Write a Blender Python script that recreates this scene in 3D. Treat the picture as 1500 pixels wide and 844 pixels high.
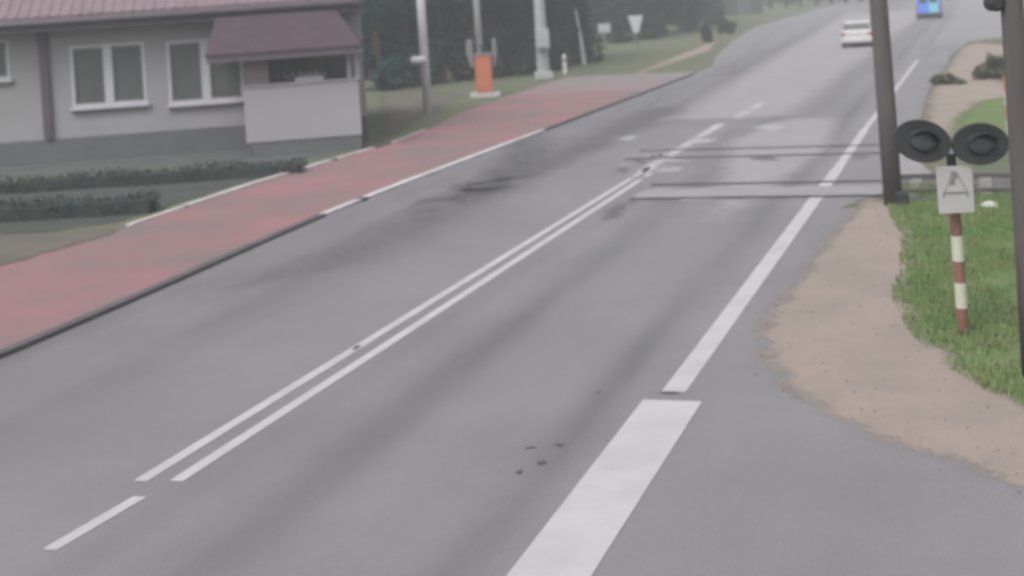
import bpy, math, random
import numpy as np
from mathutils import Vector, Matrix, noise as mnoise
random.seed(5); rng = np.random.default_rng(5)
for o in list(bpy.data.objects): bpy.data.objects.remove(o)
C = bpy.context.scene.collection
S = bpy.context.scene
# ------------------------------------------------------------------ camera
FPX, HC, ROLL = 2000.0, 4.0, 0.065
YP = -48 + ROLL * 683                       # row of the principal point (level shift lens)
Rv = Vector((math.cos(ROLL), 0, -math.sin(ROLL))); Uv = Vector((math.sin(ROLL), 0, math.cos(ROLL)))
cam = bpy.data.cameras.new('camera'); co = bpy.data.objects.new('camera', cam); C.objects.link(co); S.camera = co
co.matrix_world = Matrix(((Rv.x, Uv.x, 0, 0), (0, 0, -1, 0), (Rv.z, Uv.z, 0, HC), (0, 0, 0, 1)))
cam.lens = FPX / 1500 * 36; cam.sensor_width = 36; cam.clip_end = 3000; cam.clip_start = .1
cam.shift_y = -(422 - YP) / 1500
cam.dof.use_dof = True; cam.dof.focus_distance = 10.5; cam.dof.aperture_fstop = 1.4
S.render.film_transparent = False
S.cycles.pixel_filter_type = 'BLACKMAN_HARRIS'; S.cycles.filter_width = 3.2
S.cycles.use_denoising = True
S.cycles.max_bounces = 5; S.cycles.volume_bounces = 1; S.cycles.diffuse_bounces = 3; S.cycles.glossy_bounces = 3
S.cycles.transparent_max_bounces = 16
# ------------------------------------------------------------------ light
w = bpy.data.worlds.new('World'); S.world = w; w.use_nodes = True
nt = w.node_tree; bg = nt.nodes['Background']
sky = nt.nodes.new('ShaderNodeTexSky'); sky.sky_type = 'NISHITA'; sky.sun_disc = False
SUN_EL, SUN_AZ = math.radians(58), math.radians(215)
sky.sun_elevation = SUN_EL; sky.sun_rotation = SUN_AZ; sky.dust_density = 5; sky.air_density = 1.0; sky.ozone_density = .6
hs = nt.nodes.new('ShaderNodeHueSaturation'); hs.inputs['Saturation'].default_value = .28
nt.links.new(sky.outputs[0], hs.inputs['Color']); nt.links.new(hs.outputs[0], bg.inputs[0]); bg.inputs[1].default_value = .13
sun = bpy.data.lights.new('sun', 'SUN'); sun.energy = .8; sun.angle = math.radians(35); sun.color = (1, .97, .94)
so = bpy.data.objects.new('sun', sun); C.objects.link(so)
sd = Vector((math.sin(SUN_AZ) * math.cos(SUN_EL), math.cos(SUN_AZ) * math.cos(SUN_EL), math.sin(SUN_EL)))
so.rotation_euler = sd.to_track_quat('Z', 'Y').to_euler()
S.view_settings.view_transform = 'Standard'; S.view_settings.look = 'None'; S.view_settings.gamma = 1
S.view_settings.exposure = 0.62
HAZE = .0019
# ------------------------------------------------------------------ coordinates measured on the photograph
def ray(x, y): return Vector((0, 1, 0)) + Rv * ((x - 750) / FPX) - Uv * ((y - YP) / FPX)
def g(x, y, z=0.0):                          # the point of the ground seen at (x, y)
    d = ray(x, y); t = (z - HC) / d.z; return Vector((d.x * t, t, z))
def pv(x, y, Y):                             # the point of the upright plane at distance Y seen at (x, y)
    d = ray(x, y); return Vector((d.x * Y, Y, HC + d.z * Y))
AZ = math.atan2(ray(1433, -48).x, 1.0)       # heading of the road
RD = Vector((math.sin(AZ), math.cos(AZ), 0)); RL = Vector((math.cos(AZ), -math.sin(AZ), 0))
def rp(al, lat, z=0.0): v = RD * al + RL * lat; return Vector((v.x, v.y, z))
def al_lat(x, y): p = g(x, y); return p.dot(RD), p.dot(RL)
# ------------------------------------------------------------------ materials
def mat(name, col, rough=.85, var=.25, scale=3., col2=None, bump=.0, bscale=40., fine=0., spec=.3, metal=0., road=None, feather=False, stretch=None, fsc=2.2, famp=1.5):
    m = bpy.data.materials.new(name); m.use_nodes = True; t = m.node_tree; N = t.nodes; Lk = t.links
    b = N['Principled BSDF']; b.inputs['Roughness'].default_value = rough; b.inputs['Metallic'].default_value = metal
    b.inputs['Specular IOR Level'].default_value = spec
    tc = N.new('ShaderNodeTexCoord'); vec = tc.outputs['Object']
    if stretch:
        mp = N.new('ShaderNodeMapping'); mp.inputs['Scale'].default_value = stretch; Lk.new(vec, mp.inputs[0]); vec = mp.outputs[0]
    def nz(sc, det=4, r=.6):
        n = N.new('ShaderNodeTexNoise'); n.inputs['Scale'].default_value = sc; n.inputs['Detail'].default_value = det
        n.inputs['Roughness'].default_value = r; Lk.new(vec, n.inputs['Vector']); return n.outputs['Fac']
    def mathn(op, a, b_=None, c=None):
        n = N.new('ShaderNodeMath'); n.operation = op
        for i, v in enumerate((a, b_, c)):
            if v is None: continue
            if isinstance(v, (int, float)): n.inputs[i].default_value = v
            else: Lk.new(v, n.inputs[i])
        return n.outputs[0]
    c1 = col; c2 = col2 or tuple(v * (1 - var) for v in col)
    mx = N.new('ShaderNodeMix'); mx.data_type = 'RGBA'
    rmp = N.new('ShaderNodeMapRange'); rmp.inputs['From Min'].default_value = .35; rmp.inputs['From Max'].default_value = .65
    Lk.new(nz(scale), rmp.inputs['Value']); Lk.new(rmp.outputs[0], mx.inputs['Factor'])
    mx.inputs[6].default_value = (*c2, 1); mx.inputs[7].default_value = (*c1, 1)
    out = mx.outputs[2]
    def scale_col(out, fac):
        v = N.new('ShaderNodeVectorMath'); v.operation = 'SCALE'; Lk.new(out, v.inputs[0]); Lk.new(fac, v.inputs['Scale']); return v.outputs[0]
    if fine:
        f = mathn('MULTIPLY_ADD', nz(70, 3, .7), 2 * fine, 1 - fine); out = scale_col(out, f)
    if road:                                  # worn wheel tracks and old mends, fixed on the surface
        dp = N.new('ShaderNodeVectorMath'); dp.operation = 'DOT_PRODUCT'; Lk.new(tc.outputs['Object'], dp.inputs[0]); dp.inputs[1].default_value = RL
        mp = N.new('ShaderNodeMapping'); mp.vector_type = 'POINT'; mp.inputs['Rotation'].default_value = (0, 0, AZ); Lk.new(tc.outputs['Object'], mp.inputs[0])
        mp2 = N.new('ShaderNodeMapping'); mp2.inputs['Scale'].default_value = (1.3, .12, 1); Lk.new(mp.outputs[0], mp2.inputs[0])
        n = N.new('ShaderNodeTexNoise'); n.inputs['Scale'].default_value = 1.0; n.inputs['Detail'].default_value = 5; Lk.new(mp2.outputs[0], n.inputs['Vector'])
        nb = N.new('ShaderNodeMapRange'); nb.inputs['From Min'].default_value = .36; nb.inputs['From Max'].default_value = .66; Lk.new(n.outputs['Fac'], nb.inputs['Value'])
        tot = None
        for l0, wd, amp in road:
            e = mathn('DIVIDE', mathn('SUBTRACT', dp.outputs['Value'], l0), wd); e = mathn('EXPONENT', mathn('MULTIPLY', mathn('MULTIPLY', e, e), -1.0))
            e = mathn('MULTIPLY', e, amp); tot = e if tot is None else mathn('ADD', tot, e)
        tot = mathn('MULTIPLY', tot, mathn('MULTIPLY_ADD', nb.outputs[0], .9, .25))
        out = scale_col(out, mathn('SUBTRACT', mathn('MULTIPLY_ADD', nb.outputs[0], .06, 1.0), tot))
    Lk.new(out, b.inputs['Base Color'])
    if bump:
        bn = N.new('ShaderNodeBump'); bn.inputs['Strength'].default_value = bump; bn.inputs['Distance'].default_value = .02
        Lk.new(nz(bscale, 4, .7), bn.inputs['Height']); Lk.new(bn.outputs[0], b.inputs['Normal'])
    if feather:
        at = N.new('ShaderNodeAttribute'); at.attribute_name = 'edge'
        k = feather if isinstance(feather, float) else 1.0
        s = mathn('ADD', mathn('MULTIPLY', at.outputs['Fac'], 1.6), mathn('MULTIPLY_ADD', nz(fsc, 6, .7), famp, -.5 - famp / 2))
        rr = N.new('ShaderNodeMapRange'); rr.inputs['From Min'].default_value = .0; rr.inputs['From Max'].default_value = .55; rr.inputs['To Max'].default_value = k
        Lk.new(s, rr.inputs['Value'])
        fn = N.new('ShaderNodeMapRange'); fn.inputs['From Min'].default_value = .33; fn.inputs['From Max'].default_value = .67; Lk.new(nz(38, 2, .6), fn.inputs['Value'])
        dith = mathn('GREATER_THAN', rr.outputs[0], mathn('ADD', fn.outputs[0], .001)); tr = N.new('ShaderNodeBsdfTransparent'); ms = N.new('ShaderNodeMixShader')
        Lk.new(dith, ms.inputs[0]); Lk.new(tr.outputs[0], ms.inputs[1]); Lk.new(b.outputs[0], ms.inputs[2])
        Lk.new(ms.outputs[0], N['Material Output'].inputs[0])
    return m
ASPH = (.186, .180, .190)
M = dict(
    grass=mat('grass_ground', (.095, .12, .07), 1, scale=.9, col2=(.14, .135, .10), bump=.5, bscale=14, fine=.25, spec=.1),
    asphalt=mat('asphalt', ASPH, .62, .13, .35, bump=.35, bscale=55, fine=.36, spec=.4, road=[(-5.65, .40, .36), (-3.75, .26, .34), (-9.7, 1.3, .24), (-11.6, .8, .24), (-6.6, .25, .15)]),
    side=mat('side_asphalt', (.178, .175, .186), .8, .12, .3, bump=.35, bscale=55, fine=.12),
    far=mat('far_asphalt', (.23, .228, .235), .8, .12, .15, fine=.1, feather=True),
    patch=mat('asphalt_mend', (.13, .126, .134), .85, .2, 2, fine=.15, feather=.5, fsc=1.1, famp=2.2),
    pale=mat('worn_pale_surface', (.40, .395, .405), .8, .15, 2, fine=.1, feather=.75, fsc=2.0, famp=3.5),
    red=mat('red_paving', (.25, .128, .138), .85, 0, .32, col2=(.165, .128, .128), bump=.3, bscale=40, fine=.12),
    kerb=mat('kerb_stone', (.10, .095, .10), .9, .25, 2, fine=.2),
    white=mat('road_paint', (.415, .405, .42), .7, .14, 1.5, fine=.1, bump=.15),
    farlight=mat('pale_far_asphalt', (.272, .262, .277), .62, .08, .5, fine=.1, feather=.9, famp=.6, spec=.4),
    lanedark=mat('darker_lane_asphalt', (.150, .143, .152), .8, .12, .5, fine=.1, feather=.55, famp=.9, fsc=.8),
    fade=mat('faded_road_paint', (.41, .40, .415), .8, 0, 1.2, col2=(.27, .262, .275), fine=.1),
    crack=mat('crack_filler', (.085, .08, .085), .9, .2, 6, feather=.8),
    worn=mat('worn_road_paint', (.46, .45, .465), .75, .2, 1.5, fine=.1, feather=True),
    wkerb=mat('pale_kerb', (.54, .525, .53), .8, .3, .8, fine=.1),
    sand=mat('sandy_gravel', (.29, .24, .212), .95, 0, .8, col2=(.245, .21, .19), bump=.6, bscale=30, fine=.22, feather=True, spec=.1),
    turf=mat('turf', (.10, .165, .06), 1, 0, 1.2, col2=(.155, .17, .09), bump=.5, bscale=20, fine=.25, feather=True, spec=.1),
    soil=mat('dull_soil', (.135, .122, .11), 1, 0, 1., col2=(.105, .105, .088), bump=.5, bscale=20, fine=.2, feather=True, spec=.1),
    plinth_ground=mat('grey_path', (.092, .098, .098), .95, .15, .8, fine=.1, feather=True),
    lawn=mat('dark_lawn', (.056, .067, .063), 1, 0, .7, col2=(.074, .082, .075), fine=.15, feather=True, spec=.1),  # lawn of a darker, greyer green than the surrounding ground
    blade=mat('grass_blades', (.125, .215, .075), .9, 0, .9, col2=(.19, .22, .10), spec=.1),
    steel=mat('rail_steel', (.16, .15, .15), .55, .3, 4, metal=.4),
    dark=mat('dark_groove', (.05, .048, .05), .9, .2, 4),
    deck=mat('crossing_deck', (.275, .27, .28), .85, .12, 1.2, fine=.12, feather=.9),
    ballast=mat('ballast', (.16, .15, .15), 1, .5, 9, bump=1, bscale=18, fine=.3),
    sleeper=mat('sleeper_concrete', (.22, .21, .2), .9, .3, 5),
    wall=mat('render_wall', (.32, .315, .325), .9, .08, .8, fine=.04, bump=.2, bscale=25),
    parapet=mat('porch_parapet', (.33, .32, .345), .9, .06, .8, fine=.04),
    plinth=mat('plinth_render', (.125, .13, .135), .9, .15, 1., fine=.06),
    roof=mat('roof_tiles', (.205, .16, .175), .9, .18, 3, fine=.08),
    proof=mat('porch_roof_tiles', (.068, .048, .056), .9, .2, 3, fine=.08),
    fascia=mat('fascia', (.10, .095, .105), .8, .15, 2),
    frame=mat('window_white', (.52, .51, .535), .5, .05, 2),
    glass=mat('window_glass', (.10, .115, .11), .3, .25, 1.2, spec=.5),
    pipe=mat('downpipe', (.10, .085, .10), .6, .15, 3),
    curtain=mat('net_curtain', (.33, .35, .33), .9, .2, 2),
    conc=mat('pole_concrete', (.50, .52, .52), .9, .15, 1.5, fine=.08),
    pillar=mat('aged_pole_concrete', (.36, .375, .38), .9, .15, 1.5, fine=.08),
    slim=mat('slim_pole_paint', (.70, .72, .73), .8, .1, 1.5, fine=.05),
    redfade=mat('worn_red_paving', (.225, .155, .16), .85, 0, .3, col2=(.20, .165, .168), fine=.12),
    redgone=mat('grey_end_paving', (.205, .18, .182), .85, .1, .3, fine=.12),
    soil2=mat('pebble', (.19, .165, .145), .95, .4, 9),
    dry=mat('dry_leaf', (.115, .11, .075), .95, 0, 2, col2=(.08, .095, .055), spec=.1),
    pwhite=mat('painted_white', (.60, .62, .63), .6, .08, 2),
    orange=mat('barrier_orange', (.52, .18, .11), .6, .15, 3),
    redp=mat('barrier_red', (.40, .06, .05), .6, .1, 2),
    grey=mat('grey_metal', (.22, .225, .23), .6, .1, 2, metal=.2),
    wood=mat('tarred_wood', (.108, .098, .098), .85, .25, 6, stretch=(1, 1, .08), fine=.1, bump=.4, bscale=20),
    black=mat('black_plate', (.038, .040, .041), .6, .2, 3),
    lens=mat('dark_lens', (.07, .085, .085), .3, .1, 2, spec=.5),
    plate=mat('sign_plate', (.42, .42, .41), .6, .07, 4),
    mark=mat('sign_marks', (.20, .20, .195), .7, .1, 4),
    postred=mat('faded_red_paint', (.24, .115, .09), .8, .25, 8),
    postwhite=mat('post_white_paint', (.50, .51, .42), .7, .08, 6),
    carwhite=mat('car_white', (.48, .475, .48), .35, .03, 1, spec=.5),
    carglass=mat('car_glass', (.02, .022, .022), .15, .1, 1, spec=.6),
    tyre=mat('tyre', (.02, .02, .02), .9, .2, 3),
    blue=mat('van_blue', (.08, .20, .72), .4, .05, 1, spec=.5),
    bluelight=mat('van_pale_blue', (.16, .50, .70), .4, .05, 1, spec=.5),
    tail=mat('tail_lamp', (.35, .03, .03), .3, .1, 1),
    bark=mat('bark', (.09, .075, .06), .95, .3, 6, stretch=(1, 1, .3)),
    leafA=mat('leaf_dark', (.022, .036, .034), .9, 0, .9, col2=(.035, .05, .045), spec=.1),
    leafB=mat('leaf_teal', (.020, .058, .052), .9, 0, .9, col2=(.03, .075, .066), spec=.1),
    leafC=mat('leaf_grey', (.022, .034, .036), .9, 0, .9, col2=(.033, .048, .048), spec=.1),
    leafD=mat('leaf_green', (.032, .045, .034), .9, 0, .9, col2=(.05, .062, .044), spec=.1),
    hedge=mat('hedge_leaf', (.042, .056, .053), .95, 0, 1.5, col2=(.046, .06, .055), spec=.1),
    stone=mat('pale_stone', (.45, .45, .40), .9, .2, 6),
    shed=mat('shed_boards', (.05, .055, .052), .9, .2, 3, stretch=(3, 3, .3)),
)
# ------------------------------------------------------------------ mesh helpers
class MB:
    def __init__(s): s.v = []; s.f = []
    def quad(s, a, b, c, d): n = len(s.v); s.v += [Vector(a), Vector(b), Vector(c), Vector(d)]; s.f.append((n, n + 1, n + 2, n + 3)); return s
    def poly(s, pts): n = len(s.v); s.v += [Vector(p) for p in pts]; s.f.append(tuple(range(n, n + len(pts)))); return s
    def prism(s, pts, off):                  # polygon extruded by vector
        n = len(s.v); k = len(pts); off = Vector(off); s.v += [Vector(p) for p in pts] + [Vector(p) + off for p in pts]
        s.f.append(tuple(range(n + k - 1, n - 1, -1))); s.f.append(tuple(range(n + k, n + 2 * k)))
        for i in range(k): j = (i + 1) % k; s.f.append((n + i, n + j, n + k + j, n + k + i))
        return s
    def box(s, x0, x1, y0, y1, z0, z1): return s.prism([(x0, y0, z0), (x1, y0, z0), (x1, y1, z0), (x0, y1, z0)], (0, 0, z1 - z0))
    def tube(s, pts, rad, n=12, cap=True):
        pts = [Vector(p) for p in pts]; rad = rad if isinstance(rad, (list, tuple)) else [rad] * len(pts); b = len(s.v)
        for i, p in enumerate(pts):
            d = (pts[min(i + 1, len(pts) - 1)] - pts[max(i - 1, 0)]).normalized(); a = d.orthogonal().normalized() if i == 0 else (a - d * a.dot(d)).normalized(); c = d.cross(a)
            for k in range(n): t = 2 * math.pi * k / n; s.v.append(p + (a * math.cos(t) + c * math.sin(t)) * rad[i])
        for i in range(len(pts) - 1):
            for k in range(n): k2 = (k + 1) % n; s.f.append((b + i * n + k, b + i * n + k2, b + (i + 1) * n + k2, b + (i + 1) * n + k))
        if cap: s.f.append(tuple(b + k for k in range(n - 1, -1, -1))); s.f.append(tuple(b + (len(pts) - 1) * n + k for k in range(n)))
        return s
    def build(s, name, m, parent=None, bevel=0, smooth=False):
        me = bpy.data.meshes.new(name); off = parent.location if parent else Vector()
        if parent and parent.parent: off = off + parent.parent.location
        me.from_pydata([tuple(v - off) for v in s.v], [], s.f); me.materials.append(m); me.validate()
        o = bpy.data.objects.new(name, me); C.objects.link(o)
        if parent: o.parent = parent
        if smooth: me.polygons.foreach_set('use_smooth', [len(p_.vertices) == 4 for p_ in me.polygons])
        if bevel:
            bm = o.modifiers.new('bevel', 'BEVEL'); bm.width = bevel; bm.segments = 2; bm.limit_method = 'ANGLE'
        return o
def tag(o, label=None, cat=None, group=None, kind=None):
    if label: o['label'] = label
    if cat: o['category'] = cat
    if group: o['group'] = group
    if kind: o['kind'] = kind
    return o
def thing(name, loc, label, cat, group=None):
    o = bpy.data.objects.new(name, None); C.objects.link(o); o.location = loc; o.empty_display_size = .3
    return tag(o, label, cat, group)
def struct(o): o['kind'] = 'structure'; return o
def sheet(name, pts, m, z, fe=.6, cell=.25, kind='structure'):     # a laid surface with a frayed edge
    P = np.array([(p[0], p[1]) for p in pts]); lo = P.min(0) - cell; hi = P.max(0) + cell
    nx = int((hi[0] - lo[0]) / cell) + 2; ny = int((hi[1] - lo[1]) / cell) + 2
    xs = lo[0] + np.arange(nx) * cell; ys = lo[1] + np.arange(ny) * cell; X, Y = np.meshgrid(xs, ys)
    ins = np.zeros(X.shape, bool); dist = np.full(X.shape, 1e9)
    for i in range(len(P)):
        a, b = P[i], P[(i + 1) % len(P)]
        c = (a[1] > Y) != (b[1] > Y); xi = (b[0] - a[0]) * (Y - a[1]) / (b[1] - a[1] + 1e-12) + a[0]; ins ^= c & (X < xi)
        d = b - a; t = np.clip(((X - a[0]) * d[0] + (Y - a[1]) * d[1]) / (d @ d + 1e-12), 0, 1)
        dist = np.minimum(dist, np.hypot(X - a[0] - t * d[0], Y - a[1] - t * d[1]))
    e = np.where(ins, np.clip(dist / fe, 0, 1), 0); idx = -np.ones(X.shape, int); faces = []
    keep = ins[:-1, :-1] | ins[1:, :-1] | ins[:-1, 1:] | ins[1:, 1:]
    used = np.zeros(X.shape, bool)
    for dj in (0, 1):
        for di in (0, 1): used[dj:ny - 1 + dj, di:nx - 1 + di] |= keep
    idx[used] = np.arange(used.sum()); J, I = np.nonzero(keep)
    faces = np.stack([idx[J, I], idx[J, I + 1], idx[J + 1, I + 1], idx[J + 1, I]], 1)
    V = np.stack([X[used], Y[used], np.full(used.sum(), z)], 1)
    me = bpy.data.meshes.new(name); me.from_pydata(V.tolist(), [], faces.tolist()); me.materials.append(m)
    at = me.attributes.new('edge', 'FLOAT', 'POINT'); at.data.foreach_set('value', e[used].astype(np.float32))
    o = bpy.data.objects.new(name, me); C.objects.link(o); o['kind'] = kind; return o
def leafmesh(name, pts, size, m, parent=None, flat=.0):
    n = len(pts); d = rng.normal(size=(n, 3)); d /= np.linalg.norm(d, axis=1)[:, None]
    h = rng.normal(size=(n, 3)); u = np.cross(d, h); u /= np.linalg.norm(u, axis=1)[:, None]; v = np.cross(d, u)
    s = size * rng.uniform(.6, 1.3, n)[:, None]; u *= s; v *= s * .7
    V = np.stack([pts - u, pts - v * .8, pts + u, pts + v * .8], 1).reshape(-1, 3)
    if parent: V = V - np.array(parent.location)
    F = np.arange(4 * n).reshape(n, 4)
    me = bpy.data.meshes.new(name); me.from_pydata(V.tolist(), [], F.tolist()); me.materials.append(m)
    o = bpy.data.objects.new(name, me); C.objects.link(o); o.parent = parent; return o
# ------------------------------------------------------------------ ground, road, paths
gm = MB(); gm.quad((-900, -60, 0), (900, -60, 0), (900, 1500, 0), (-900, 1500, 0)); struct(gm.build('ground', M['grass']))
def strip(name, L1, L2, m, z, thick=0, bottom=None):
    mb = MB(); n = len(L1)
    a = [Vector((p.x, p.y, z)) for p in L1]; b = [Vector((p.x, p.y, z)) for p in L2]
    for i in range(n - 1): mb.quad(a[i], b[i], b[i + 1], a[i + 1])
    if thick:
        dn = Vector((0, 0, -thick))
        for i in range(n - 1): mb.quad(a[i + 1] + dn, a[i] + dn, a[i], a[i + 1]); mb.quad(b[i], b[i] + dn, b[i + 1] + dn, b[i + 1])
        mb.quad(a[0], a[0] + dn, b[0] + dn, b[0]); mb.quad(a[-1] + dn, a[-1], b[-1], b[-1] + dn)
    return struct(mb.build(name, m))
kx = [(-10, al_lat(-300, 640)[1]), al_lat(0, 528), al_lat(200, 442), al_lat(400, 352), al_lat(470, 321), al_lat(600, 269), al_lat(760, 208)]
def kerb_lat(al): return float(np.interp(al, [k[0] for k in kx], [k[1] for k in kx]))
als = [-10, -5, 0, 4, 8, 10, 12, 14, 16, 18, 20, 22, 24, 26, 28, 31, 34, 37, 40, 45, 50, 55, 60, 66]
lat_e = al_lat(1215, 260)[1]; lat_c = (al_lat(205, 705)[1] + al_lat(540, 512)[1]) / 2
roadL = [(a, kerb_lat(a) - .25) for a in als] + [(75, -14.), (95, -16.5), (122, -19), (170, -19.5), (260, -22)]
roadR = [(a, lat_e + float(np.interp(a, [25, 26.3, 38, 48, 60], [.55, 1.35, 1.35, 1.2, 1.6]))) for a in als] + [(75, -.9), (95, .2), (122, .5), (170, -1), (260, -1)]
strip('main_road', [rp(*q) for q in roadL], [rp(*q) for q in roadR], M['asphalt'], .010)
sj = [rp(-10, lat_e + .55), rp(24, lat_e + .55), rp(24, lat_e + 1.2), g(1240, 420), g(1400, 560), g(1560, 640), Vector((40, 15, 0)), Vector((40, -12, 0))]
mb = MB(); mb.poly([(p.x, p.y, .010) for p in sj]); struct(mb.build('side_road', M['asphalt']))
fj = [g(1290, 168), g(1318, 150), g(1345, 112), g(1375, 80), g(1390, 66), g(1470, 56), g(1580, 54), g(1600, 0), g(1560, -8), g(1400, 0), g(1380, 30), g(1350, 70)]
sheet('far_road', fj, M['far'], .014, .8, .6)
# red cycle path on its kerb
aa = [a for a in als if a <= 45]
outer = lambda a: float(np.interp(a, [0, 18, 22.5, 28, 36, 40, 45, 62], [-15.9, -16.2, al_lat(190, 337)[1], al_lat(380, 272)[1], al_lat(560, 218)[1], -16.6, -17.6, -18.8]))
aa2 = als[:-1]
ZK = .07
for lo, hi, m_ in ((-10, 52, 'red'), (52, 57, 'redfade'), (57, 62, 'redgone')):
    a_ = [lo] + [a for a in aa2 if lo < a < hi] + [hi]
    strip('cycle_path', [rp(a, outer(a)) for a in a_], [rp(a, kerb_lat(a) - .16) for a in a_], M[m_], ZK - .004, .07)
a1 = al_lat(470, 318)[0]
k1 = [a for a in als if a < a1] + [a1]
strip('kerb', [rp(a, kerb_lat(a) - .16) for a in k1], [rp(a, kerb_lat(a)) for a in k1], M['kerb'], ZK, .07)
ab = al_lat(528, 297)[0]
for q0, q1, m_ in ((a1, ab, 'wkerb'), (ab, ab + .35, 'kerb'), (ab + .35, 38.2, 'wkerb')):
    k2 = [q0] + [a for a in als if q0 < a < q1] + [q1]
    strip('kerb', [rp(a, kerb_lat(a) - .16) for a in k2], [rp(a, kerb_lat(a)) for a in k2], M[m_], ZK, .07)
k4 = [38.2] + [a for a in als if 38.2 < a <= 60]
strip('kerb', [rp(a, kerb_lat(a) - .16) for a in k4], [rp(a, kerb_lat(a)) for a in k4], M['kerb'], ZK, .05)
a2 = al_lat(190, 336)[0]; a3 = al_lat(562, 214)[0]
ac, ad = al_lat(258, 309)[0], al_lat(470, 240)[0]
for q0, q1, m_, w_ in ((a2, ac, 'wkerb', .13), (ac, ac + .12, 'kerb', .15), (ac + .12, ad, 'wkerb', .17), (ad, ad + .3, 'kerb', .15), (ad + .3, ad + 2.6, 'wkerb', .14), (ad + 2.6, a3, 'kerb', .13), (a3, a3 + 3.5, 'wkerb', .08)):
    k3 = [q0] + [a for a in als if q0 < a < q1] + [q1]
    strip('kerb', [rp(a, outer(a) - w_) for a in k3], [rp(a, outer(a)) for a in k3], M[m_], ZK + .03, .10)
# markings
def line(name, lat, w_, a0, a1_, m='white', z=.0145, lat2=None):
    lat2 = lat if lat2 is None else lat2; n = max(2, int((a1_ - a0) / 2)); A = [a0 + (a1_ - a0) * i / n for i in range(n + 1)]
    f = lambda a: lat + (lat2 - lat) * (a - a0) / (a1_ - a0)
    return strip(name, [rp(a, f(a) - w_ / 2) for a in A], [rp(a, f(a) + w_ / 2) for a in A], M[m], z)
cl = al_lat(205, 707); cr = al_lat(258, 707); cl2 = al_lat(925, 262)
wl = .135
line('road_marking', cl[1], wl, cl[0], cl2[0], lat2=cl2[1])
ca = al_lat(520, 522)
line('road_marking', cr[1], wl, cr[0], ca[0] + .1, lat2=cr[1] - .03)
line('road_marking', cr[1] - .03, wl, ca[0] + .1, cl2[0] - .2, lat2=al_lat(935, 266)[1])
aN_ = al_lat(1200, 289)[0]; d0 = al_lat(72, 808); d1 = al_lat(205, 730); line('road_marking', d0[1], .13, d0[0], d1[0], lat2=d1[1])
e0 = al_lat(990, 576); e1 = al_lat(1228, 248); line('road_marking', (al_lat(970, 575)[1] + al_lat(1005, 575)[1]) / 2, .24, e0[0], e1[0], lat2=lat_e + .05)
line('road_marking', lat_e + .05, .2, e1[0], 36.5, 'white')
line('road_marking', lat_e + .05, .15, 36.5, 64, 'white', lat2=al_lat(1335, 103)[1])
wA = al_lat(940, 590); wB = al_lat(1030, 588); line('road_marking', (wA[1] + wB[1]) / 2, wB[1] - wA[1], -2, wB[0] - .05)
def blob(name, px, m, z, fe=.2, cell=.08): return sheet(name, [g(*q) for q in px], M[m], z, fe, cell)
def smear(x0, x1, y0, y1, m, z=.019, fe=None, sl=0.0):
    cx, cy = (x0 + x1) / 2, (y0 + y1) / 2; pts = []
    for k in range(14):
        t = 2 * math.pi * k / 14; px = (x1 - x0) / 2 * math.cos(t); q_ = random.uniform(.65, 1.25); pts.append((cx + px * q_, cy + (y1 - y0) / 2 * math.sin(t) * q_ + sl * px * q_))
    wdt = (g(cx, y0) - g(cx, y1)).length; wx = (g(x0, cy) - g(x1, cy)).length
    fe = fe or min(wdt, wx) * .4; blob({'pale': 'worn_surface', 'patch': 'asphalt_patch', 'worn': 'worn_paint', 'crack': 'road_crack'}.get(m, 'patch'), pts, m, z, fe, max(.03, fe / 3))
# continued centre line beyond the tracks, half worn away
line('road_marking', cl2[1], .13, cl2[0] + .15, aN_ + 4.5, 'fade')
line('road_marking', al_lat(935, 266)[1], .13, cl2[0] + .15, aN_ + 3.6, 'fade')
line('road_marking', cl2[1] + .02, .30, al_lat(950, 252)[0], al_lat(1060, 182)[0], 'fade', lat2=al_lat(1050, 186)[1])
line('road_marking', al_lat(1085, 170)[1], .24, al_lat(1078, 174)[0], al_lat(1120, 150)[0], 'fade', lat2=al_lat(1115, 153)[1])
for q in [(915, 1000, 224, 236), (985, 1070, 200, 214), (940, 1030, 243, 256), (905, 965, 290, 300), (960, 1080, 288, 297), (920, 1030, 222, 243), (895, 945, 197, 209), (955, 1045, 226, 238), (1080, 1165, 180, 196), (890, 930, 238, 246)]: smear(*q, 'pale')
for q, sl in [((1085, 1170, 227, 240), 0), ((960, 990, 228, 236), 0), ((925, 955, 232, 242), 0), ((895, 930, 246, 256), 0), ((1230, 1290, 226, 236), 0), ((1040, 1110, 100, 113), -.1), ((940, 990, 140, 155), -.3), ((1085, 1120, 62, 80), -.3),
              ((600, 880, 200, 300), -.33), ((860, 960, 285, 330), -.5), ((480, 900, 250, 330), -.3), ((340, 480, 250, 300), -.35)]:
    smear(*q, 'patch', z=.0175 if q[1] < 700 or q[1] > 1000 else .018, sl=sl)
for q in [((748, 776, 688, 698), -.1), ((776, 812, 674, 686), -.12), ((806, 838, 650, 658), -.05), ((762, 790, 655, 661), -.2), ((866, 888, 574, 580), -.3), ((507, 540, 505, 516), -.35), ((955, 1000, 574, 582), .05)]:
    smear(*q[0], 'crack', z=.0165, sl=q[1])
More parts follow.
